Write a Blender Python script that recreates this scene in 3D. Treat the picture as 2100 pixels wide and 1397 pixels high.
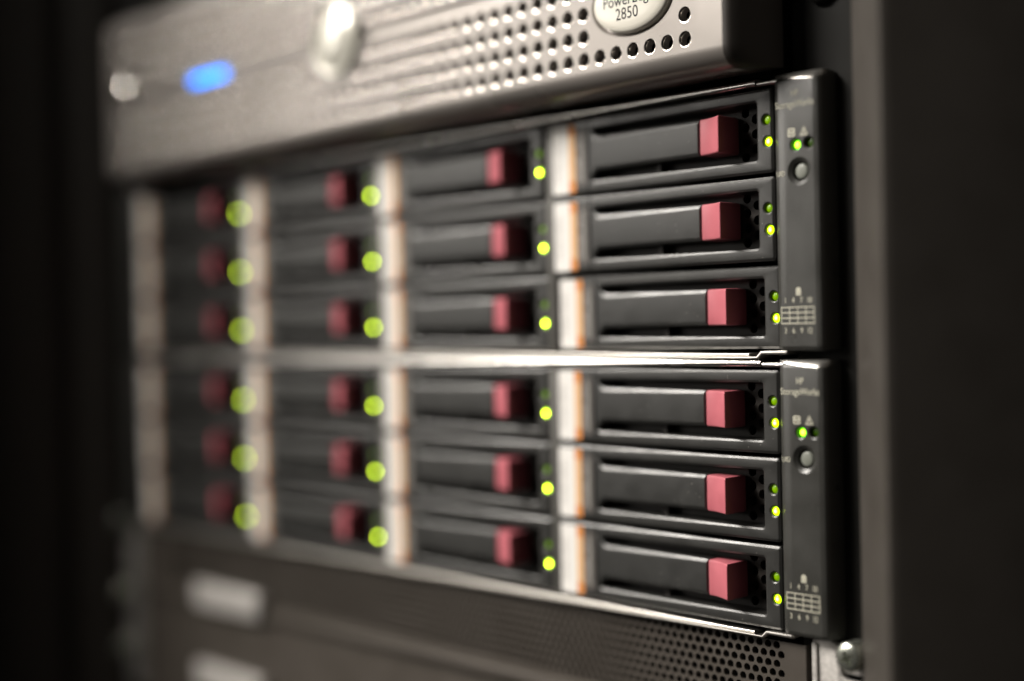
import bpy, bmesh, math, random
from mathutils import Vector, Matrix
random.seed(7)
S = 0.001                                  # everything below is written in millimetres
scene = bpy.context.scene
for o in list(bpy.data.objects): bpy.data.objects.remove(o)
C = scene.collection

# ------------------------------------------------------------------ camera
cam_d = bpy.data.cameras.new('Camera'); cam = bpy.data.objects.new('Camera', cam_d); C.objects.link(cam)
cam_d.sensor_fit = 'HORIZONTAL'; cam_d.sensor_width = 36.0; cam_d.lens = 49.988
cam_d.clip_start = 0.02; cam_d.clip_end = 50
cam.rotation_mode = 'XYZ'
cam.location = (0.274804, -0.364463, -0.056995)
cam.rotation_euler = (1.5617259, 0.0206860, 0.8267939)
cam_d.dof.use_dof = True; cam_d.dof.focus_distance = 0.4565; cam_d.dof.aperture_fstop = 1.9
cam_d.dof.aperture_blades = 0
scene.camera = cam

# ------------------------------------------------------------------ world and lamps
w = bpy.data.worlds.new('World'); scene.world = w; w.use_nodes = True
bg = w.node_tree.nodes['Background']; bg.inputs[0].default_value = (1.0, 0.9, 0.8, 1); bg.inputs[1].default_value = 0.016

def area(name, loc, target, sx, sy, power, col):
    d = bpy.data.lights.new(name, 'AREA'); d.shape = 'RECTANGLE'; d.size = sx; d.size_y = sy
    d.energy = power; d.color = col
    o = bpy.data.objects.new(name, d); C.objects.link(o); o.location = loc
    o.rotation_euler = (Vector(target) - Vector(loc)).to_track_quat('-Z', 'Y').to_euler()
    return o
# two fluorescent ceiling fixtures over the aisle, running along the row of racks
LC = (1.0, 0.945, 0.87)
area('ceiling_or_fill_lamp', (-1.95, -0.95, 1.6), (-0.15, 0, -0.05), 3.0, 0.16, 165, LC)
area('ceiling_or_fill_lamp', (-1.6, -1.65, 1.6), (-0.15, 0, -0.05), 2.0, 0.16, 60, LC)
# the next fixture further down the aisle, seen at a low angle
area('ceiling_or_fill_lamp', (-3.8, -2.6, 1.6), (-0.15, 0, -0.05), 2.4, 0.16, 50, LC)
area('ceiling_or_fill_lamp', (-9.0, -7.6, 1.45), (-0.15, 0, -0.05), 6.0, 1.2, 120, LC)  # far low fill lamp, added to reach the lid under the server's lip

scene.view_settings.view_transform = 'Standard'; scene.view_settings.look = 'None'
scene.view_settings.exposure = 0.0; scene.view_settings.gamma = 1.0; scene.view_settings.use_curve_mapping = False
scene.render.engine = 'CYCLES'

# ------------------------------------------------------------------ materials
def mat(name, col, rough=0.5, metal=0.0, spec=0.5, bump=0.0, bscale=900, var=0.0, vscale=60, dust=0.0, coat=0.0):
    m = bpy.data.materials.new(name); m.use_nodes = True; nt = m.node_tree; N = nt.nodes; L = nt.links
    p = N['Principled BSDF']; p.inputs['Base Color'].default_value = (*col, 1); p.inputs['Roughness'].default_value = rough
    p.inputs['Metallic'].default_value = metal; p.inputs['Specular IOR Level'].default_value = spec
    p.inputs['Coat Weight'].default_value = coat
    tc = N.new('ShaderNodeTexCoord'); oi = N.new('ShaderNodeObjectInfo')
    off = N.new('ShaderNodeVectorMath'); off.operation = 'MULTIPLY_ADD'
    off.inputs[1].default_value = (1, 1, 1)
    cmb = N.new('ShaderNodeCombineXYZ'); L.new(oi.outputs['Random'], cmb.inputs[0]); L.new(oi.outputs['Random'], cmb.inputs[2])
    L.new(tc.outputs['Object'], off.inputs[0]); L.new(cmb.outputs[0], off.inputs[2])
    vec = off.outputs[0]
    colsock = None
    if var:
        n = N.new('ShaderNodeTexNoise'); n.inputs['Scale'].default_value = vscale; n.inputs['Detail'].default_value = 6
        L.new(vec, n.inputs['Vector'])
        r = N.new('ShaderNodeMapRange'); r.inputs[1].default_value = 0.3; r.inputs[2].default_value = 0.7
        r.inputs[3].default_value = 1 - var; r.inputs[4].default_value = 1 + var; L.new(n.outputs[0], r.inputs[0])
        mx = N.new('ShaderNodeMix'); mx.data_type = 'RGBA'; mx.blend_type = 'MULTIPLY'; mx.inputs[0].default_value = 1
        mx.inputs[6].default_value = (*col, 1); L.new(r.outputs[0], mx.inputs[7]); colsock = mx.outputs[2]
        r2 = N.new('ShaderNodeMapRange'); r2.inputs[1].default_value = 0.3; r2.inputs[2].default_value = 0.7
        r2.inputs[3].default_value = max(0.05, rough - 0.08); r2.inputs[4].default_value = min(1, rough + 0.08)
        L.new(n.outputs[0], r2.inputs[0]); L.new(r2.outputs[0], p.inputs['Roughness'])
    if dust:                                # sparse pale dust specks
        v = N.new('ShaderNodeTexVoronoi'); v.inputs['Scale'].default_value = 620; L.new(vec, v.inputs['Vector'])
        th = N.new('ShaderNodeMapRange'); th.inputs[1].default_value = 0.13; th.inputs[2].default_value = 0.016
        L.new(v.outputs['Distance'], th.inputs[0])
        sp = N.new('ShaderNodeSeparateColor'); L.new(v.outputs['Color'], sp.inputs[0])
        gt = N.new('ShaderNodeMath'); gt.operation = 'GREATER_THAN'; gt.inputs[1].default_value = 0.72; L.new(sp.outputs[0], gt.inputs[0])
        mu = N.new('ShaderNodeMath'); mu.operation = 'MULTIPLY'; L.new(th.outputs[0], mu.inputs[0]); L.new(gt.outputs[0], mu.inputs[1])
        mu2 = N.new('ShaderNodeMath'); mu2.operation = 'MULTIPLY'; mu2.inputs[1].default_value = dust; L.new(mu.outputs[0], mu2.inputs[0])
        md = N.new('ShaderNodeMix'); md.data_type = 'RGBA'; L.new(mu2.outputs[0], md.inputs[0])
        if colsock: L.new(colsock, md.inputs[6])
        else: md.inputs[6].default_value = (*col, 1)
        md.inputs[7].default_value = (0.55, 0.52, 0.48, 1); colsock = md.outputs[2]
    if colsock: L.new(colsock, p.inputs['Base Color'])
    if bump:
        n = N.new('ShaderNodeTexNoise'); n.inputs['Scale'].default_value = bscale; n.inputs['Detail'].default_value = 3
        L.new(vec, n.inputs['Vector'])
        b = N.new('ShaderNodeBump'); b.inputs['Strength'].default_value = bump; b.inputs['Distance'].default_value = 0.0002
        L.new(n.outputs[0], b.inputs['Height']); L.new(b.outputs[0], p.inputs['Normal'])
    return m

def led_mat(name, rim, core, srim, score, rad):
    """glowing lens: hotter at the die in its middle, greener towards the rim (object space)"""
    m = bpy.data.materials.new(name); m.use_nodes = True; nt = m.node_tree; N = nt.nodes; L = nt.links
    p = N['Principled BSDF']; p.inputs['Base Color'].default_value = (rim[0]*.3, rim[1]*.3, rim[2]*.3, 1); p.inputs['Roughness'].default_value = 0.25
    tc = N.new('ShaderNodeTexCoord'); sx = N.new('ShaderNodeSeparateXYZ'); L.new(tc.outputs['Object'], sx.inputs[0])
    cb = N.new('ShaderNodeCombineXYZ'); L.new(sx.outputs[0], cb.inputs[0]); L.new(sx.outputs[2], cb.inputs[2])
    ln = N.new('ShaderNodeVectorMath'); ln.operation = 'LENGTH'; L.new(cb.outputs[0], ln.inputs[0])
    mr = N.new('ShaderNodeMapRange'); mr.inputs[1].default_value = 0; mr.inputs[2].default_value = rad; mr.inputs[3].default_value = 1; mr.inputs[4].default_value = 0
    mr.interpolation_type = 'SMOOTHSTEP'; L.new(ln.outputs['Value'], mr.inputs[0])
    mx = N.new('ShaderNodeMix'); mx.data_type = 'RGBA'; L.new(mr.outputs[0], mx.inputs[0])
    mx.inputs[6].default_value = (*rim, 1); mx.inputs[7].default_value = (*core, 1); L.new(mx.outputs[2], p.inputs['Emission Color'])
    ms = N.new('ShaderNodeMapRange'); ms.inputs[3].default_value = srim; ms.inputs[4].default_value = score; L.new(mr.outputs[0], ms.inputs[0])
    L.new(ms.outputs[0], p.inputs['Emission Strength'])
    return m

M = {}
M['frame'] = mat('black_plastic', (0.029, 0.0287, 0.027), 0.36, spec=0.5, bump=0.3, bscale=2600, var=0.05, vscale=90, dust=0.6)
M['lever'] = mat('lever_plastic', (0.034, 0.034, 0.0325), 0.36, spec=0.5, bump=0.25, bscale=2600, var=0.05, vscale=120, dust=0.8)
M['pink'] = mat('pink_plastic', (0.47, 0.125, 0.152), 0.42, spec=0.4, bump=0.12, bscale=2200, var=0.05, vscale=150, dust=0.4)
M['ear'] = mat('ear_plastic', (0.038, 0.0375, 0.034), 0.34, spec=0.5, bump=0.3, bscale=2400, var=0.08, vscale=80, dust=0.15)
M['label'] = mat('white_paper', (0.85, 0.825, 0.79), 0.6, spec=0.3)
M['orange'] = mat('orange_print', (0.70, 0.27, 0.07), 0.6, spec=0.3)
M['orange_pale'] = mat('pale_orange_print', (0.78, 0.50, 0.27), 0.6, spec=0.3)
M['print_grey'] = mat('grey_print', (0.34, 0.325, 0.30), 0.6)
M['print_strip'] = mat('brown_print_strip', (0.085, 0.075, 0.068), 0.6)
M['barcode'] = mat('barcode_ink', (0.55, 0.53, 0.51), 0.6)
M['print'] = mat('cream_print', (0.62, 0.60, 0.48), 0.6)
M['metal'] = mat('satin_steel', (0.84, 0.82, 0.78), 0.30, metal=1.0, bump=0.05, bscale=1500, var=0.05, vscale=40)
M['tray'] = mat('dull_steel', (0.50, 0.48, 0.45), 0.38, metal=1.0, bump=0.05, bscale=1500, var=0.08, vscale=40)
M['floor'] = mat('dark_vent_plate', (0.030, 0.026, 0.023), 0.5, spec=0.3)
M['divider'] = mat('divider_steel', (0.13, 0.125, 0.115), 0.42, metal=0.3, var=0.06)
M['zinc'] = mat('galvanised_steel', (0.42, 0.40, 0.38), 0.5, metal=0.55, bump=0.5, bscale=1700, var=0.18, vscale=700)
M['screw'] = mat('screw_steel', (0.55, 0.57, 0.50), 0.26, metal=0.9, var=0.05, vscale=200)
M['silver'] = mat('silver_paint', (0.29, 0.266, 0.247), 0.32, metal=0.5, coat=0.2, spec=0.5, bump=0.12, bscale=3000, var=0.03, vscale=30)
M['rim'] = mat('glint_rim', (0.62, 0.58, 0.54), 0.17, metal=1.0)
M['cap'] = mat('dark_cap_plastic', (0.050, 0.044, 0.039), 0.5, bump=0.2, bscale=2500, var=0.08)
M['cream'] = mat('cream_badge', (0.80, 0.77, 0.68), 0.25, coat=0.3)
M['ink'] = mat('badge_ink', (0.02, 0.018, 0.028), 0.8, spec=0.05)
M['chrome'] = mat('emblem_chrome', (0.88, 0.86, 0.80), 0.14, metal=1.0)
M['emblem'] = mat('emblem_silver', (0.72, 0.70, 0.62), 0.28, metal=0.25, coat=0.5)
M['grille'] = mat('grille_steel', (0.074, 0.063, 0.053), 0.48, metal=0.1, bump=0.2, bscale=2400, var=0.06)
M['tag'] = mat('silver_tag', (0.56, 0.535, 0.51), 0.4, metal=0.2)
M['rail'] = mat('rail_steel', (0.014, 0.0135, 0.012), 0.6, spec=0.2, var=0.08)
M['post'] = mat('rack_paint', (0.042, 0.0365, 0.031), 0.6, spec=0.3, bump=0.2, bscale=1500, var=0.06)
M['void'] = mat('black_interior', (0.006, 0.006, 0.006), 0.8, spec=0.1)
M['button'] = mat('grey_button', (0.20, 0.21, 0.18), 0.35)
M['led_on'] = led_mat('led_lit', (0.58, 1.0, 0.0), (0.85, 1.0, 0.05), 2.6, 38.0, 0.00105)
M['led_dim'] = led_mat('led_dim', (0.28, 0.55, 0.0), (0.30, 0.60, 0.0), 0.35, 0.55, 0.0016)
M['led_green'] = led_mat('led_status', (0.16, 1.0, 0.0), (0.70, 1.0, 0.05), 2.0, 9.0, 0.0014)
M['led_off'] = led_mat('led_unlit', (0.08, 0.20, 0.0), (0.08, 0.20, 0.0), 0.10, 0.15, 0.0016)
M['blue'] = led_mat('blue_light', (0.0, 0.22, 1.0), (0.0, 0.24, 1.0), 5.0, 5.0, 0.01)

# ------------------------------------------------------------------ helpers
def link(name, me, m, parent=None, loc=(0, 0, 0)):
    o = bpy.data.objects.new(name, me); C.objects.link(o)
    if m is not None and not me.materials: me.materials.append(m)
    o.location = Vector(loc) * S
    if parent is not None: o.parent = parent
    return o
def mesh_from(name, verts, faces, smooth=35, weld=False):
    me = bpy.data.meshes.new(name); me.from_pydata([Vector(v) * S for v in verts], [], faces); me.validate()
    if weld:
        b = bmesh.new(); b.from_mesh(me); bmesh.ops.remove_doubles(b, verts=b.verts, dist=1e-6); b.to_mesh(me); b.free()
    if smooth:
        me.shade_smooth(); me.set_sharp_from_angle(angle=math.radians(smooth))
    return me
def bm_mesh(name, b, smooth=35):
    me = bpy.data.meshes.new(name); bmesh.ops.recalc_face_normals(b, faces=b.faces); b.to_mesh(me); b.free()
    if smooth:
        me.shade_smooth(); me.set_sharp_from_angle(angle=math.radians(smooth))
    return me
def box_bm(x0, x1, y0, y1, z0, z1, bev=0.0, seg=2):
    b = bmesh.new(); bmesh.ops.create_cube(b, size=1)
    for v in b.verts:
        v.co = Vector(((x0 + x1)/2 + v.co.x*(x1 - x0), (y0 + y1)/2 + v.co.y*(y1 - y0), (z0 + z1)/2 + v.co.z*(z1 - z0))) * S
    if bev: bmesh.ops.bevel(b, geom=list(b.edges), offset=bev*S, segments=seg, profile=0.5, affect='EDGES')
    return b
def box(name, x0, x1, y0, y1, z0, z1, m, parent=None, bev=0.0, seg=2):
    return link(name, bm_mesh(name, box_bm(x0, x1, y0, y1, z0, z1, bev, seg)), m, parent)
def prism_z(pts, z0, z1, bev=0.0, seg=2):
    """polygon of (x, y) extruded along z"""
    b = bmesh.new(); lo = [b.verts.new(Vector((x, y, z0))*S) for x, y in pts]; hi = [b.verts.new(Vector((x, y, z1))*S) for x, y in pts]
    n = len(pts); b.faces.new(lo); b.faces.new(hi)
    for i in range(n): b.faces.new((lo[i], lo[(i+1) % n], hi[(i+1) % n], hi[i]))
    bmesh.ops.recalc_face_normals(b, faces=b.faces)
    if bev:
        es = [e for e in b.edges if e.calc_face_angle(0) > math.radians(30)]
        bmesh.ops.bevel(b, geom=es, offset=bev*S, segments=seg, profile=0.5, affect='EDGES', clamp_overlap=True)
    return b
def prism_y(pts, y0, y1, bev=0.0, seg=2):
    """polygon of (x, z) extruded along y"""
    b = bmesh.new(); lo = [b.verts.new(Vector((x, y0, z))*S) for x, z in pts]; hi = [b.verts.new(Vector((x, y1, z))*S) for x, z in pts]
    n = len(pts); f0 = b.faces.new(lo); b.faces.new(hi)
    for i in range(n): b.faces.new((lo[i], lo[(i+1) % n], hi[(i+1) % n], hi[i]))
    bmesh.ops.recalc_face_normals(b, faces=b.faces)
    if bev: bmesh.ops.bevel(b, geom=list(f0.edges), offset=bev*S, segments=seg, profile=0.5, affect='EDGES', clamp_overlap=True)
    return b
def prism_x(pts, x0, x1, bev=0.0, seg=2):
    """polygon of (y, z) extruded along x"""
    b = bmesh.new(); lo = [b.verts.new(Vector((x0, y, z))*S) for y, z in pts]; hi = [b.verts.new(Vector((x1, y, z))*S) for y, z in pts]
    n = len(pts); b.faces.new(lo); b.faces.new(hi)
    for i in range(n): b.faces.new((lo[i], lo[(i+1) % n], hi[(i+1) % n], hi[i]))
    return b
def rrect(x0, x1, z0, z1, r, n=5, rr=None):
    out = []; rr = r if rr is None else rr
    for cx, cz, a0, r in ((x1-rr, z1-rr, 0, rr), (x0+r, z1-r, 90, r), (x0+r, z0+r, 180, r), (x1-rr, z0+rr, 270, rr)):
        for i in range(n + 1):
            a = math.radians(a0 + 90*i/n); out.append((cx + r*math.cos(a), cz + r*math.sin(a)))
    return out
def loft(loops, cap0=False, cap1=False):
    v = []; f = []
    n = len(loops[0])
    for l in loops: v += l
    for k in range(len(loops) - 1):
        for i in range(n):
            j = (i + 1) % n; f.append((k*n+i, k*n+j, (k+1)*n+j, (k+1)*n+i))
    if cap0: f.append(tuple(range(n))[::-1])
    if cap1: f.append(tuple(range((len(loops)-1)*n, len(loops)*n)))
    return v, f
def lathe(prof, n=24, c=(0, 0, 0), ez=1.0):
    """rings (radius, y) around the y axis; first and last are capped"""
    loops = [[(c[0] + r*math.cos(2*math.pi*i/n), c[1] + y, c[2] + ez*r*math.sin(2*math.pi*i/n)) for i in range(n)] for r, y in prof]
    return loft(loops, True, True)
def lathe_mesh(name, prof, n=24, ez=1.0, smooth=35): return mesh_from(name, *lathe(prof, n, ez=ez), smooth=smooth)
def boolean_cut(me, cut_v, cut_f, smooth=35):
    """return me minus the closed cutters"""
    a = bpy.data.objects.new('work', me); C.objects.link(a)
    cm = bpy.data.meshes.new('cut'); cm.from_pydata([Vector(v)*S for v in cut_v], [], cut_f)
    b = bmesh.new(); b.from_mesh(cm); bmesh.ops.recalc_face_normals(b, faces=b.faces); b.to_mesh(cm); b.free()
    c = bpy.data.objects.new('cutter', cm); C.objects.link(c)
    m = a.modifiers.new('b', 'BOOLEAN'); m.object = c; m.operation = 'DIFFERENCE'; m.solver = 'EXACT'
    dg = bpy.context.evaluated_depsgraph_get(); out = bpy.data.meshes.new_from_object(a.evaluated_get(dg))
    bpy.data.objects.remove(a); bpy.data.objects.remove(c)
    out.shade_smooth(); out.set_sharp_from_angle(angle=math.radians(smooth))
    return out
def cat_geo(parts):
    v = []; f = []
    for pv, pf in parts:
        o = len(v); v += pv; f += [tuple(i + o for i in q) for q in pf]
    return v, f
def text_mesh(name, body, size, x, y, z, align='CENTER', sx=1.0, shear=0.0):
    cu = bpy.data.curves.new(name, 'FONT'); cu.body = body; cu.size = size*S; cu.align_x = align; cu.align_y = 'CENTER'
    cu.extrude = 0.02*S; cu.shear = shear; cu.resolution_u = 3
    o = bpy.data.objects.new(name, cu); C.objects.link(o)
    dg = bpy.context.evaluated_depsgraph_get(); me = bpy.data.meshes.new_from_object(o.evaluated_get(dg))
    bpy.data.objects.remove(o)
    me.transform(Matrix.Translation(Vector((x, y, z))*S) @ Matrix.Rotation(math.radians(90), 4, 'X') @ Matrix.Diagonal((sx, 1, 1, 1)))
    me.materials.clear()
    return me
def thing(name, label, cat, loc=(0, 0, 0), group=None):
    o = bpy.data.objects.new(name, None); C.objects.link(o); o.location = Vector(loc)*S
    o.empty_display_size = 0.01; o['label'] = label; o['category'] = cat
    if group: o['group'] = group
    return o
XC = -204.0                                # middle of the rack

# ------------------------------------------------------------------ the rack
rack = thing('rack_cabinet', 'dark painted equipment rack whose angled frame posts flank all the units', 'rack', (XC, 0, -260))
def rp(name, me, m):
    o = link(name, me, m, rack, (-XC, 0, 260)); return o
post = [(30.8, 60), (30.8, 1.0), (32.2, -1.2), (53.5, -22.0), (56.0, -23.6), (58.5, -22.6), (132, 60)]
post_l = [(-438, 60), (-438, 1.0), (-439.5, -1.2), (-454, -15.5), (-456, -16.6), (-462, -9.0), (-464.5, -24.0), (-466, -25.6), (-503, -64), (-508, -66), (-512, -64), (-560, 60)]
shade_panel_prof = [(-509.5, -69), (-513, -190), (-531, -190), (-528, -68)]  # unseen panel beyond the left post, added to shade the left columns
rp('frame_post', bm_mesh('frame_post', prism_z(post, -700, 700, 0.0)), M['post'])
rp('frame_post', bm_mesh('frame_post', prism_z(post_l, -700, 700, 0.0)), M['post'])
for sx in (1, -1):
    a = [XC + sx*(x - XC) for x in (5.0, 29.6)]
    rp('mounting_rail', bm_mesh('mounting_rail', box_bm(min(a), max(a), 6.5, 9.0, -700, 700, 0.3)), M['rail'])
rp('shade_panel', bm_mesh('shade_panel', prism_z(shade_panel_prof, -700, 700, 1.5)), M['post'])
rp('back_panel', bm_mesh('back_panel', box_bm(-700, 300, 300, 306, -700, 700)), M['void'])

# ------------------------------------------------------------------ the two storage enclosures
PITCH_X, PITCH_Z, UNIT = 104.0, 27.85, 88.9

# right ear with holes for lights and button (coordinates relative to the enclosure's first lit light)
ear_prof = [(2.7, 14), (2.7, 0.6), (3.1, -0.3), (3.9, -1.1), (5.2, -1.7), (7.2, -2.0), (18.4, -2.0), (19.8, -1.6), (20.6, -0.6), (21.6, 4.0), (21.6, 5.8), (20.8, 5.8), (20.8, 14)]
def ear_bm():
    b = bmesh.new(); zs = [(-65.9, 0.9), (-65.6, 0.45), (-64.6, 0.0), (17.4, 0.0), (17.9, 0.12), (19.2, 0.85), (19.7, 1.3), (19.9, 2.0)]
    loops = []
    for z, d in zs:
        l = []
        for x, y in ear_prof:
            yy = y
            if y < 1: yy = y + d*1.0
            l.append((x - (0.3*d if x > 19 else 0), yy, z))
        loops.append(l)
    v, f = loft(loops, True, True)
    vs = [b.verts.new(Vector(p)*S) for p in v]
    for q in f: b.faces.new([vs[i] for i in q])
    return b
ear_me = bm_mesh('ear', ear_bm())
EF = -2.0
cuts = []
for x, z in ((11.7, -2.4), (16.5, -2.2)):
    cuts.append(lathe([(2.9, EF-0.42), (2.2, EF), (1.7, EF+0.3), (1.7, EF+5)], 24, (x, 0, z)))
cuts.append(lathe([(5.2, EF-0.48), (4.4, EF), (3.1, EF+0.78), (2.6, EF+2.6), (2.5, EF+6)], 28, (12.9, 0, -10.6)))
ear_me = boolean_cut(ear_me, *cat_geo(cuts), smooth=14)
ear_me.materials.clear(); ear_me.materials.append(M['ear'])
ear_left = ear_me.copy()                   # the other ear carries nothing: its own plain mesh
b = ear_bm(); ear_left = bm_mesh('ear', b)
b = bmesh.new(); b.from_mesh(ear_left)
for v in b.verts: v.co.x = 2*XC*S - v.co.x
ear_left = bm_mesh('ear', b); ear_left.materials.append(M['ear'])

def ear_glint_mesh():  # bright wedge widening to the right, added to form the ear's top highlight
    loops = []
    for x, rr, y in ((3.6, 0.35, -1.0), (5.2, 0.5, -1.75), (7.2, 0.65, -2.1), (11.5, 0.95, -2.15), (18.2, 1.3, -2.15), (19.6, 1.3, -1.75), (20.5, 1.1, -0.8), (21.0, 0.6, 0.8)):
        loops.append([(x, y + 0.02, 20.0 - 2*rr), (x, y + 0.06, 20.0 - 1.8*rr), (x, y + 0.9*rr, 20.0 - 0.25*rr), (x, y + 1.2*rr, 20.0), (x, y + 3.5, 20.0), (x, y + 3.5, 20.0 - 2*rr)])
    v, f = loft(loops, True, True); return mesh_from('ear_glint_edge', v, f, smooth=50)
M['ear_glint'] = mat('ear_glint_metal', (0.30, 0.29, 0.27), 0.22, metal=0.7)
ear_glint_me = ear_glint_mesh()
led_me = lathe_mesh('light', [(1.45, 3.4), (1.45, 0.9), (1.38, 0.55), (1.15, 0.25), (0.75, 0.05), (0.3, 0.0)], 20, smooth=60)
def led(kind, parent, x, y, z, name='indicator_light'):
    me = led_me.copy(); me.materials.clear(); me.materials.append(M[kind]); return link(name, me, M[kind], parent, (x, y, z))

def ear_print(ear):
    T = lambda nm, body, size, x, z, **k: link(nm, text_mesh(nm, body, size, x, EF - 0.06, z, **k), M['print'], ear)
    T('brand_print', 'HP', 2.9, 11.7, 13.5, sx=0.78)
    T('brand_print', 'StorageWorks', 3.05, 11.6, 10.2, sx=0.80)
    T('button_print', 'UID', 2.3, 6.1, -11.0, sx=0.80)
    y0, y1 = EF - 0.09, EF - 0.03
    # status icons: a storage symbol in a rounded square and a warning triangle
    v, f = loft([[(x, y0, z) for x, z in rrect(14.9, 17.6, 0.9, 3.5, 0.5, 3)], [(x, y0, z) for x, z in rrect(15.25, 17.25, 1.25, 3.15, 0.35, 3)]])
    parts = [(v, f)]
    for cx in (15.75, 16.75):
        parts.append(loft([[(cx + r*math.cos(a*math.pi/6), y0, 2.3 + r*1.3*math.sin(a*math.pi/6)) for a in range(12)] for r in (0.45, 0.2)]))
    parts.append(([(16.0, y0, 1.5), (16.5, y0, 1.5), (16.5, y0, 1.8), (16.0, y0, 1.8)], [(0, 1, 2, 3)]))
    link('status_icon', mesh_from('status_icon', *cat_geo(parts), smooth=0), M['print'], ear, (-5.9, 0, -0.7))
    def tri(s): return [(20.85 + s*dx, y0, 1.95 + s*dz) for dx, dz in ((-1.5, -1.05), (1.5, -1.05), (0, 1.75))]
    parts = [loft([tri(1.0), tri(0.66)]), ([(20.7, y0, 1.6), (21.0, y0, 1.6), (21.05, y0, 2.6), (20.65, y0, 2.6)], [(0, 1, 2, 3)]),
             ([(20.7, y0, 1.15), (21.0, y0, 1.15), (21.0, y0, 1.4), (20.7, y0, 1.4)], [(0, 1, 2, 3)])]
    link('warning_icon', mesh_from('warning_icon', *cat_geo(parts), smooth=0), M['print'], ear, (-5.8, 0, -0.7))
    # drive bay map: 4 x 3 grid with numbers and a little disk symbol
    gx0, gx1, gz0, gz1 = 5.4, 17.6, -57.5, -52.5; parts = []
    def bar(xa, xb, za, zb): parts.append(([(xa, y0, za), (xb, y0, za), (xb, y0, zb), (xa, y0, zb)], [(0, 1, 2, 3)]))
    for i in range(5):
        x = gx0 + (gx1 - gx0)*i/4; bar(x - 0.12, x + 0.12, gz0 - 0.14, gz1 + 0.14)
    for i in range(4):
        z = gz0 + (gz1 - gz0)*i/3
        for k in range(4):
            xa = gx0 + (gx1-gx0)*k/4 + 0.12; xb = gx0 + (gx1-gx0)*(k+1)/4 - 0.12; bar(xa, xb, z - 0.14, z + 0.14)
    link('bay_map_print', mesh_from('bay_map_print', *cat_geo(parts), smooth=0), M['print'], ear)
    for k in range(4):
        x = gx0 + 1.5 + 3.0*k
        T('bay_number', ('1', '4', '7', '10')[k], 2.5, x, -50.4, sx=0.75); T('bay_number', ('3', '6', '9', '12')[k], 2.5, x, -59.8, sx=0.75)
    v, f = cat_geo([loft([[(17.5 + r*1.1*math.cos(a*math.pi/8), y0, zc + r*math.sin(a*math.pi/8)) for a in range(16)] for r in (0.85, 0.15)]) for zc in (-45.2,)] +
                   [([(16.55, y0, z0), (18.45, y0, z0), (18.45, y0, z0 + 0.5), (16.55, y0, z0 + 0.5)], [(0, 1, 2, 3)]) for z0 in (-46.8, -46.2)])
    link('disk_icon', mesh_from('disk_icon', v, f, smooth=0), M['print'], ear, (-5.6, 0, -2.0))

def enclosure(zu, label):
    e = thing('storage_enclosure', label, 'storage enclosure', (XC, 0, zu - 66), 'drive enclosures stacked in the rack')
    def P(name, me, m): return link(name, me, m, e, (-XC, 0, 66))
    xl = 2*XC - 1.0
    P('chassis', bm_mesh('chassis', box_bm(2*XC - 3, 3, 16, 240, -66.2, 17.4)), M['void'])
    # folded sheet edges: lid along the top and tray along the bottom, each with a stepped right end
    def hem(z0, z1, yf):
        zc, h = (z0 + z1)/2, (z1 - z0)/2; pts = [(yf + h - h*math.sin(a), zc + h*math.cos(a)) for a in [math.pi*i/10 for i in range(11)]]
        return pts + [(30, z0), (30, z1)]
    P('lid_edge', bm_mesh('lid_edge', prism_x(hem(17.75, 20.05, -1.0), xl, -4.2)), M['metal'])
    P('lid_corner', bm_mesh('lid_corner', prism_x(hem(17.7, 19.2, -0.8), -3.6, 5.2)), M['metal'])
    P('tray_edge', bm_mesh('tray_edge', prism_x(hem(-67.75, -66.75, -0.9), xl, -8.6)), M['tray'])
    tray = [(xl, -68.55), (-5.0, -68.55), (-3.2, -67.1), (6.5, -67.1), (6.5, -66.1), (-3.6, -66.1), (-5.4, -67.85), (xl, -67.85)]
    P('tray_lip', bm_mesh('tray_lip', prism_y(tray, -1.3, 20, 0.25)), M['tray'])
    for k in range(4):
        x = -97.9 - PITCH_X*k
        P('divider', bm_mesh('divider', box_bm(x - 4.1, x, 0.7, 16, -66.0, 17.5, 0.35)), M['divider'])
        P('rivet', lathe_mesh('rivet', [(1.3, 0.0), (1.2, -0.35), (0.7, -0.6), (0.2, -0.65)], 14), M['metal']).location = Vector((-XC + x - 2.0, -0.8, 66 + 18.9))*S
    ear = P('ear', ear_me, M['ear'])
    led('led_green', ear, 11.7, EF + 1.0, -2.4); led('led_off', ear, 16.5, EF + 1.3, -2.2)
    link('locator_button', lathe_mesh('locator_button', [(2.45, 3.0), (2.45, 0.5), (2.25, 0.15), (1.7, 0.0), (0.3, -0.05)], 24, smooth=50), M['button'], ear, (12.9, EF + 1.2, -10.6))
    ear_print(ear)
    link('ear_glint_edge', ear_glint_me, M['ear_glint'], ear)
    P('ear', ear_left, M['ear'])
    return e
enclosure(0, 'upper black storage enclosure directly under the silver perforated server')
enclosure(-UNIT, 'lower black storage enclosure resting above the brown perforated panel')

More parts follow.
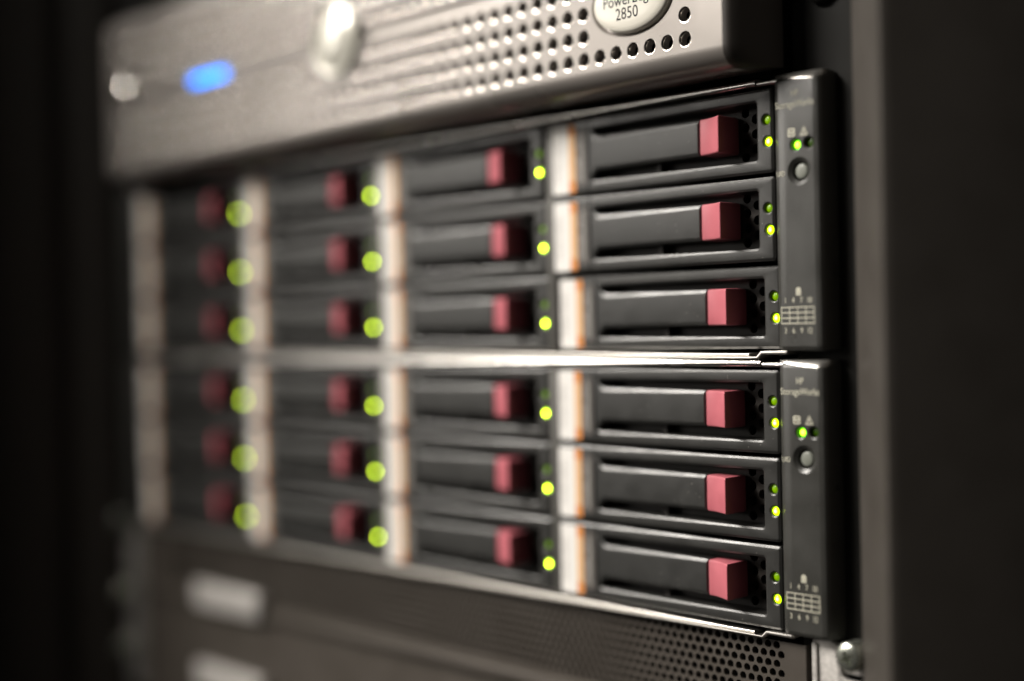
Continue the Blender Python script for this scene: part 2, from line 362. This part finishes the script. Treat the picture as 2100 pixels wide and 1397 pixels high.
# ------------------------------------------------------------------ drive carriers
def frame_mesh():
    X0, X1, Z0, Z1 = -97.6, 2.1, -9.8, 16.8
    def L(x0, x1, z0, z1, r, y): return [(x, y, z) for x, z in rrect(x0, x1, z0, z1, r, 6)]
    def O(i, y): return L(X0+i, X1-i, Z0+i, Z1-i, max(0.3, 1.2-i), y)
    def I(i, y, r=2.4): return [(x, y, z) for x, z in rrect(-77.9-i, -4.4+i, -5.6-i, 12.7+i, r+i, 6, 0.75+i)]
    loops = [O(0, 15), O(0, 0.8), O(0.08, 0.5), O(0.62, 0.2), O(0.85, 0.04), O(1.05, 0.0), I(0.95, 0.0), I(0.78, 0.03), I(0.14, 0.38), I(0.03, 0.6), I(0, 1.0), I(-0.25, 7.0)]
    v, f = loft(loops, True, True)
    me = mesh_from('carrier_frame', v, f)
    b = bmesh.new(); b.from_mesh(me); bmesh.ops.recalc_face_normals(b, faces=b.faces); b.to_mesh(me); b.free()
    cuts = []
    for x, z in ((0.0, 0.0), (-0.5, 6.9)):
        cuts.append(lathe([(2.6, -0.33), (2.05, 0.0), (1.62, 0.26), (1.6, 4.6)], 24, (x, 0, z)))
    for x, zz in ((-14.0, (11.2, 6.4, 1.6, -3.2)), (-9.9, (8.8, 4.0, -0.8)), (-5.8, (11.2, 6.4, 1.6, -3.2))):
        for z in zz: cuts.append(lathe([(1.62, 6.2), (1.62, 14.2)], 14, (x, 0, z)))
    # groove between the label field and the lever
    gv = [(x, y, z) for x in (-79.3, -78.75) for y in (-0.5, 1.1) for z in (-10.5, 17.5)]
    cuts.append((gv, [(0, 1, 3, 2), (4, 6, 7, 5), (0, 4, 5, 1), (2, 3, 7, 6), (0, 2, 6, 4), (1, 5, 7, 3)]))
    return boolean_cut(me, *cat_geo(cuts), smooth=14)
fm = frame_mesh(); fm.materials.clear(); fm.materials.append(M['frame']); fm.materials.append(M['floor'])
for p_ in fm.polygons:                     # the vent plate at the bottom of the pocket
    p_.material_index = 1 if p_.center.y > 0.0069 and -0.0785 < p_.center.x < -0.004 and p_.center.y < 0.0146 and -0.0058 < p_.center.z < 0.0129 else 0

def arc(cx, cz, r, a0, a1, n=6): return [(cx + r*math.cos(math.radians(a0 + (a1-a0)*i/n)), cz + r*math.sin(math.radians(a0 + (a1-a0)*i/n))) for i in range(n + 1)]
lo, hi = -1.9, 9.9
lever_out = [(-27.6, lo), (-27.6, hi)] + arc(-73.0, hi + 3.2, 3.2, 270, 195) + [(-77.4, 12.4), (-77.6, 12.4), (-77.6, -5.3), (-77.4, -5.3)] + arc(-73.0, lo - 3.2, 3.2, 165, 90)
def lever_outline(i):
    return [(-27.6 - 0.4*i, lo + i), (-27.6 - 0.4*i, hi - i)] + arc(-73.0, hi + 3.2, 3.2 + i, 270, 195) + [(-77.5, 12.5 - i), (-77.7, 12.5 - i), (-77.7, -5.4 + i), (-77.5, -5.4 + i)] + arc(-73.0, lo - 3.2, 3.2 + i, 165, 90)
lv_loops = [[(x, y, z) for x, z in lever_outline(i)] for i, y in ((0, 6.8), (0, 0.4), (0.1, 0.05), (1.0, -0.47), (1.22, -0.54), (1.24, -0.542))]
lv_v, lv_f = loft(lv_loops, False, True)
b = bmesh.new(); vs_ = [b.verts.new(Vector(p)*S) for p in lv_v]
for q in lv_f: b.faces.new([vs_[i] for i in q])
lever_me = bm_mesh('lever', b, 14); lever_me.materials.append(M['lever'])
nub = bm_mesh('stop', box_bm(-49.5, -47.8, 3.4, 6.95, -5.4, -1.8)); nub.materials.append(M['floor'])

bp = [(-26.9, -1.0)] + [(-26.9 + 11.4*t, -1.0 - 4.3*t**1.7) for t in (0.15, 0.3, 0.45, 0.6, 0.75, 0.88)] + [(-15.5, -5.35), (-16.3, 6.8), (-26.9, 6.8)]
def button_bm():
    b = bmesh.new(); n = len(bp)
    lo_, hi_ = -2.15, 9.95
    l0 = [b.verts.new(Vector((x, y, lo_ + (0.15 if y < 0 else 0)))*S) for x, y in bp]; l1 = [b.verts.new(Vector((x, y, hi_))*S) for x, y in bp]
    b.faces.new(l0); b.faces.new(l1)
    for i in range(n): b.faces.new((l0[i], l0[(i+1) % n], l1[(i+1) % n], l1[i]))
    bmesh.ops.recalc_face_normals(b, faces=b.faces)
    es = [e for e in b.edges if e.calc_face_angle(0) > math.radians(25)]
    bmesh.ops.bevel(b, geom=es, offset=0.8*S, segments=3, profile=0.5, affect='EDGES', clamp_overlap=True)
    return b
button_me = bm_mesh('release_button', button_bm(), 28); button_me.materials.append(M['pink'])

def sheet(name, x0, x1, z0, z1, y0, y1, r, m):
    me = bm_mesh(name, prism_y(rrect(x0, x1, z0, z1, r, 3), y0, y1)); me.materials.append(m); return me
label_me = sheet('label', -96.6, -88.65, -9.2, 15.7, -0.12, 0.1, 0.8, M['label'])
stripe_me = sheet('orange_stripe', -88.6, -85.2, -9.0, 15.5, -0.12, 0.1, 0.5, M['orange'])
stripe_mid = sheet('pale_stripe', -88.59, -85.6, -4.8, 11.6, -0.16, -0.04, 0.3, M['orange_pale'])
strip_me = sheet('serial_strip', -85.1, -79.7, -7.0, 13.8, -0.06, 0.1, 0.4, M['print_strip'])
def serial_mesh():
    """worn two-line print, too small to read: upright strokes in clusters"""
    rnd = random.Random(3); parts = []
    for x0, x1 in ((-84.7, -82.9), (-82.5, -80.9)):
        z = -5.0
        while z < 11.6:
            wd = rnd.uniform(0.35, 0.8); a = rnd.uniform(0, 0.5); c = rnd.uniform(0, 0.5)
            if rnd.random() < 0.86: parts.append(([(x0 + a, -0.09, z), (x1 - c, -0.09, z), (x1 - c, -0.09, z + wd), (x0 + a, -0.09, z + wd)], [(0, 1, 2, 3)]))
            z += wd + rnd.uniform(0.18, 0.5)
    return mesh_from('serial_print', *cat_geo(parts), smooth=0)
serial_me = serial_mesh(); serial_me.materials.append(M['print_grey'])
def barcode_mesh():
    rnd = random.Random(9); parts = []; z = -4.6
    while z < 11.0:
        wd = rnd.choice((0.12, 0.12, 0.22, 0.3)); parts.append(([(-96.0, -0.15, z), (-92.6, -0.15, z), (-92.6, -0.15, z + wd), (-96.0, -0.15, z + wd)], [(0, 1, 2, 3)]))
        z += wd + rnd.choice((0.2, 0.3, 0.5))
    return mesh_from('barcode_print', *cat_geo(parts), smooth=0)
barcode_me = barcode_mesh(); barcode_me.materials.append(M['barcode'])
lit_me = led_me.copy(); lit_me.materials.append(M['led_on']); dim_me = led_me.copy(); dim_me.materials.append(M['led_dim'])

COLN = ('leftmost column', 'second column from the left', 'third column from the left', 'rightmost column')
ROWN = ('top row', 'middle row', 'bottom row')
YOFF = {(3, 0): -0.4, (3, 1): -0.3, (3, 2): 1.9, (3, 3): 0.2, (3, 4): -0.3, (3, 5): -0.2, (2, 0): -0.8, (2, 1): 0.5, (2, 2): 0.7, (1, 3): -0.8, (1, 4): -0.7, (0, 5): 0.4}
for c in (3, 2, 1, 0):
    for k in range(6):
        u, r = k//3, k % 3
        x = (c - 3)*PITCH_X; z = -u*UNIT - r*PITCH_Z
        d = thing('drive_carrier', 'black drive carrier with pink latch, %s enclosure, %s, %s' % (('upper', 'lower')[u], ROWN[r], COLN[c]), 'drive carrier',
                  (x, YOFF.get((c, k), 0.0), z), 'hot swap drive carriers filling the enclosures')
        link('carrier_frame', fm, None, d)
        lv = link('lever', lever_me, None, d); link('release_button', button_me, None, d)
        link('stop', nub, None, d)
        lb = link('label', label_me, None, d); link('barcode_print', barcode_me, None, lb)
        st = link('orange_stripe', stripe_me, None, d); link('pale_stripe', stripe_mid, None, st)
        ss = link('serial_strip', strip_me, None, d); link('serial_print', serial_me, None, ss)
        link('indicator_light', lit_me, None, d, (0, 0.25, 0)); link('indicator_light', dim_me, None, d, (-0.5, 0.7, 6.9))

# ------------------------------------------------------------------ the silver server on top
srv = thing('rack_server', 'silver server with round-hole perforated bezel above the drive enclosures', 'server', (XC, 0, 20.6))
def SV(name, me, m, parent=None): return link(name, me, m, srv, (-XC, 0, -20.6)) if parent is None else link(name, me, m, parent)
YF = -18.0
def ring_cell(x0, x1, z0, z1, cx, cz, rings, n=16):
    """rectangle x0..x1, z0..z1 at YF with a round opening; rings = (rx, rz, y) from the rim inwards"""
    hw, hh, mx, mz = (x1-x0)/2, (z1-z0)/2, (x0+x1)/2, (z0+z1)/2
    loops = [[]]
    for i in range(n):
        a = 2*math.pi*i/n; ca, sa = math.cos(a), math.sin(a); s = 1/max(abs(ca), abs(sa)); loops[0].append((mx + hw*ca*s, YF, mz + hh*sa*s))
    for rx, rz, y in rings: loops.append([(cx + rx*math.cos(2*math.pi*i/n), y, cz + rz*math.sin(2*math.pi*i/n)) for i in range(n)])
    return loft(loops)
def quad(x0, x1, z0, z1, y=YF): return ([(x0, y, z0), (x1, y, z0), (x1, y, z1), (x0, y, z1)], [(0, 1, 2, 3)])
PX, PZ = 7.45, 7.7
XR, XL = -14.37, -14.37 - 51*PX             # perforated field
ZB = 29.2; G0, G1 = ZB + 4*PZ, ZB + 4*PZ + 5.4; ZT = G1 + 4*PZ
HR = [(q_, q_, YF + y_) for q_, y_ in ((2.72, 0), (2.66, 0), (2.58, 0.012), (2.43, 0.06), (2.28, 0.14), (2.14, 0.26), (2.03, 0.43), (1.96, 0.68), (1.94, 3.2))]
parts = []
for k in range(51):
    x1 = XR - k*PX; x0 = x1 - PX
    for j in range(8):
        z0 = ZB + j*PZ if j < 4 else G1 + (j-4)*PZ
        if 1 <= k <= 5 and 1 <= j <= 3: continue
        cx, cz = (x0+x1)/2, z0 + PZ/2
        if j in (2, 3, 4, 5) and (cx + 204)**2 + (cz - 63)**2 < 17**2:
            parts.append(quad(x0, x1, z0, z0 + PZ)); continue
        parts.append(ring_cell(x0, x1, z0, z0 + PZ, cx, cz, HR))
bx1, bx0 = XR - PX, XR - 6*PX; bz0 = ZB + PZ
BC = (-40.4, 49.4)
parts.append(ring_cell(bx0, bx1, bz0, G1, *BC, [(18.3, 12.0, YF), (17.9, 11.6, YF + 0.25), (17.3, 11.0, YF + 1.4), (16.4, 10.2, YF + 1.7), (1.0, 1.0, YF + 1.7)], 64))
parts.append(quad(bx1, XR, G0, G1))
# light-pipe groove left of the badge
gy = [(G0, YF), (G0 + 0.35, YF + 0.15), (G0 + 0.7, YF + 1.6), (G1 - 0.7, YF + 1.6), (G1 - 0.35, YF + 0.15), (G1, YF)]
for a, bb in zip(gy[:-1], gy[1:]):
    parts.append(([(XL, a[1], a[0]), (bx0, a[1], a[0]), (bx0, bb[1], bb[0]), (XL, bb[1], bb[0])], [(0, 1, 2, 3)]))
# plain margins
XE, XE2 = -3.2, 2*XC + 3.2
parts.append(quad(XR, XE, ZB, ZT)); parts.append(quad(XE2, XL, ZB, ZT))
# rounded lower and upper edges
bot = [(0, 22.3), (-9.0, 22.3)] + [(-11.2 - 6.8*math.sin(a), 29.1 - 6.8*math.cos(a)) for a in [math.radians(9*i) for i in range(11)]][1:] + [(YF, ZB)]
top = [(YF, ZT), (-17.7, ZT + 3), (-16.6, ZT + 5.6), (-14.4, ZT + 7.4), (-11, ZT + 8.2), (0, ZT + 8.2)]
for prof in (bot, top):
    for a, bb in zip(prof[:-1], prof[1:]):
        parts.append(([(XE2, a[0], a[1]), (XE, a[0], a[1]), (XE, bb[0], bb[1]), (XE2, bb[0], bb[1])], [(0, 1, 2, 3)]))
bezel_me = mesh_from('bezel', *cat_geo(parts), smooth=24, weld=True); bezel_me.materials.append(M['silver']); bezel_me.materials.append(M['rim'])
for p_ in bezel_me.polygons:               # hole rims get a brighter metal than the paint, standing in for highlights
    x_, y_, z_ = p_.center.x/S, p_.center.y/S, p_.center.z/S
    if YF + 0.004 < y_ < YF + 0.6 and ZB < z_ < ZT and not (G0 < z_ < G1) and not (bx0 < x_ < bx1 and z_ > bz0): p_.material_index = 1
SV('bezel', bezel_me, M['silver'])
# dark end caps curving back to the rack
sec = [(y, z) for y, z in bot] + [(y, z) for y, z in top]
for sx in (1, -1):
    loops = []
    for dx, ky in ((0.0, 1.0), (1.2, 0.985), (2.6, 0.93), (4.6, 0.78), (7.0, 0.5), (9.0, 0.2), (9.6, 0.0)):
        X = XC + sx*(XE - XC + dx); loops.append([(X, y*ky + (0.12 if dx == 0 else 0), z) for y, z in sec])
    v, f = loft(loops); SV('end_cap', mesh_from('end_cap', v, f, smooth=60), M['cap'])
SV('chassis', bm_mesh('chassis', box_bm(2*XC - 4, -6.0, 4, 260, 21.4, 106)), M['void'])
# cream badge
dome = [(16.7, YF + 1.6), (16.7, YF - 0.2), (16.4, YF - 0.75), (15.6, YF - 1.15), (13.5, YF - 1.5), (9.0, YF - 1.75), (0.5, YF - 1.85)]
bloops = [[(BC[0] + r*math.cos(2*math.pi*i/64), y, BC[1] + (r - 6.3*(r/16.7))*math.sin(2*math.pi*i/64)) for i in range(64)] for r, y in dome]
badge = SV('badge', mesh_from('badge', *loft(bloops, True, True), smooth=50), M['cream'])
def badge_text(body, size, x, z, sx):
    me = text_mesh('badge_print', body, size, x, YF - 1.9, z, sx=sx)
    for v in me.vertices:                   # lay the letters on the dome
        px, pz = v.co.x/S - BC[0], v.co.z/S - BC[1]; rr = math.hypot(px, pz*16.7/10.4)
        y = -1.85
        for (r1, y1), (r2, y2) in zip(dome[:-1], dome[1:]):
            if r2 <= rr <= r1: t = (rr - r2)/(r1 - r2 + 1e-9); y = (y2 + (y1 - y2)*t) - YF
        v.co.y = (YF + y - 0.05)*S
    me.materials.append(M['ink']); return link('badge_print', me, None, badge)
badge_text('PowerEdge', 5.4, -40.6, 49.6, 0.92)
badge_text('2850', 5.5, -41.2, 45.0, 0.92)
# round emblem in the middle, with a raised rim
em = SV('emblem', lathe_mesh('emblem', [(15.6, 3.0), (15.6, -1.6), (15.2, -2.2), (14.4, -2.5), (13.6, -2.3), (13.0, -1.5), (12.4, -1.5), (11.0, -2.4), (8.0, -3.4), (4.0, -4.0), (0.4, -4.2)], 48, smooth=50), M['emblem'])
em.location = Vector((-204 - XC, YF, 63 - 20.6))*S
bl = SV('status_light', bm_mesh('status_light', prism_y(rrect(-323, -293, G0 + 0.9, G1 - 0.9, 1.5, 4), YF + 0.6, YF + 1.7, 0.2)), M['blue'])
lk = SV('lock', lathe_mesh('lock', [(5.5, 0.5)] + [(11*math.sin(a), -0.6 - 11*math.cos(a) + 11*math.cos(0.5236)) for a in [0.5236 - 0.0582*i for i in range(9)]], 32, smooth=60), M['chrome'])
lk.location = Vector((-391 - XC, YF, 66 - 20.6))*S

# ------------------------------------------------------------------ the perforated unit underneath
low = thing('perforated_panel_unit', 'dark brown unit with staggered round vent holes below the drive enclosures', 'rack unit', (XC, 0, -246))
YL = 2.0
parts = []
HX, HZ = 3.42, 2.97; RX = 1.3; Z1 = -158.3; NR = 9
XA = -392.0
def lcell(x0, x1, z0, z1):
    global YF
    keep = YF; YF = YL
    g = ring_cell(x0, x1, z0, z1, (x0+x1)/2, (z0+z1)/2, [(RX, RX, YL), (RX - 0.06, RX - 0.06, YL + 0.12), (RX - 0.06, RX - 0.06, YL + 1.4)], 16)
    YF = keep; return g
for j in range(NR):
    z1 = Z1 - j*HZ; z0 = z1 - HZ; xr = -0.3 + (HX/2 if j % 2 else 0.0); x = xr
    parts.append(quad(xr, 9.2, z0, z1, YL))
    while x - HX > XA: parts.append(lcell(x - HX, x, z0, z1)); x -= HX
    parts.append(quad(2*XC - 9.2, x, z0, z1, YL))
ZE = Z1 - NR*HZ
parts.append(quad(2*XC - 9.2, 9.2, -246.0, ZE, YL))
parts.append(([(9.2, YL, -246), (9.2, YL, Z1), (9.2, YL + 12, Z1), (9.2, YL + 12, -246)], [(0, 1, 2, 3)]))
link('front_panel', mesh_from('front_panel', *cat_geo(parts), smooth=40), M['grille'], low, (-XC, 0, 246))
link('chassis', bm_mesh('chassis', box_bm(2*XC - 4, 4, 8, 260, -246, -159)), M['void'], low, (-XC, 0, 246))
link('panel_lip', bm_mesh('panel_lip', box_bm(2*XC - 9.2, 9.2, -1.0, YL + 0.1, -191.5, -187.5, 0.8)), M['grille'], low, (-XC, 0, 246))
for zc in (-186.6, -226.6):
    link('silver_tag', bm_mesh('silver_tag', box_bm(-357, -298, -3.4, YL, zc - 6.6, zc + 6.6, 1.6, 3)), M['tag'], low, (-XC, 0, 246))

# ------------------------------------------------------------------ rail brackets with their screws
def bracket(label, mirror):
    t = thing('rail_bracket', label, 'bracket', (24 if not mirror else 2*XC - 24, 0, -246), 'galvanised rail brackets')
    sx = -1 if mirror else 1; ox = (-24 if not mirror else -(2*XC - 24))
    fx = (lambda x: x) if not mirror else (lambda x: 2*XC - x)
    notch = [(11.0, -246), (11.0, -156.2), (18.0, -155.8)] + arc(18.0, -158.8, 3.0, 90, 5, 6) + [(21.1, -163.6)] + arc(24.4, -163.8, 3.2, 180, 265, 6) + [(29.6, -167.2), (29.6, -246)]
    me = bm_mesh('plate', prism_y([(fx(x), z) for x, z in notch], 3.0, 5.0, 0.3)); link('plate', me, M['zinc'], t, (ox, 0, 246))
    link('bend', bm_mesh('bend', box_bm(min(fx(11.1), fx(13.2)), max(fx(11.1), fx(13.2)), 2.2, 3.3, -245, -156.9, 0.5)), M['zinc'], t, (ox, 0, 246))
    link('washer_plate', bm_mesh('washer_plate', prism_y([(fx(x), z) for x, z in rrect(22.0, 33.0, -165.0, -155.2, 1.2, 4)], 3.4, 5.4, 0.2)), M['zinc'], t, (ox, 0, 246))
    for (sx_, sz_) in (((28.3, -158.2),) if not mirror else ((27.4, -157.3), (27.4, -196), (27.4, -226))):
        v, f = lathe([(4.6, 6.0), (4.6, 0.7), (4.5, 0.2), (4.1, -0.35), (3.2, -0.75), (1.8, -0.95), (0.6, -1.0)], 32)
        me = mesh_from('screw', v, f, smooth=50)
        cr = []
        for (hw, hh) in ((0.75, 3.1), (3.1, 0.75)):
            q = [(x*k, y, z*k) for y, k in ((-2.4, 1.0), (0.9, 0.45)) for x, z in ((-hw, -hh), (hw, -hh), (hw, hh), (-hw, hh))]
            ca, sa = math.cos(0.5), math.sin(0.5); q = [(x*ca - z*sa, y, x*sa + z*ca) for x, y, z in q]
            fq = [(3, 2, 1, 0), (4, 5, 6, 7), (0, 1, 5, 4), (1, 2, 6, 5), (2, 3, 7, 6), (3, 0, 4, 7)]
            b = bmesh.new(); b.from_mesh(me); bmesh.ops.recalc_face_normals(b, faces=b.faces); b.to_mesh(me); b.free()
            me = boolean_cut(me, q, fq, 50)
        me.materials.clear()
        link('screw', me, M['screw'], t, (fx(sx_) + ox, -3.2, sz_ + 246))
bracket('zinc rail bracket with crosshead screw at the lower right corner', False)
bracket('blurred zinc rail bracket with screws at the lower left', True)
# screws of the silver server on the rails
for sgn, lab in ((1, 'shadowed screw in the rail right of the silver server'),):
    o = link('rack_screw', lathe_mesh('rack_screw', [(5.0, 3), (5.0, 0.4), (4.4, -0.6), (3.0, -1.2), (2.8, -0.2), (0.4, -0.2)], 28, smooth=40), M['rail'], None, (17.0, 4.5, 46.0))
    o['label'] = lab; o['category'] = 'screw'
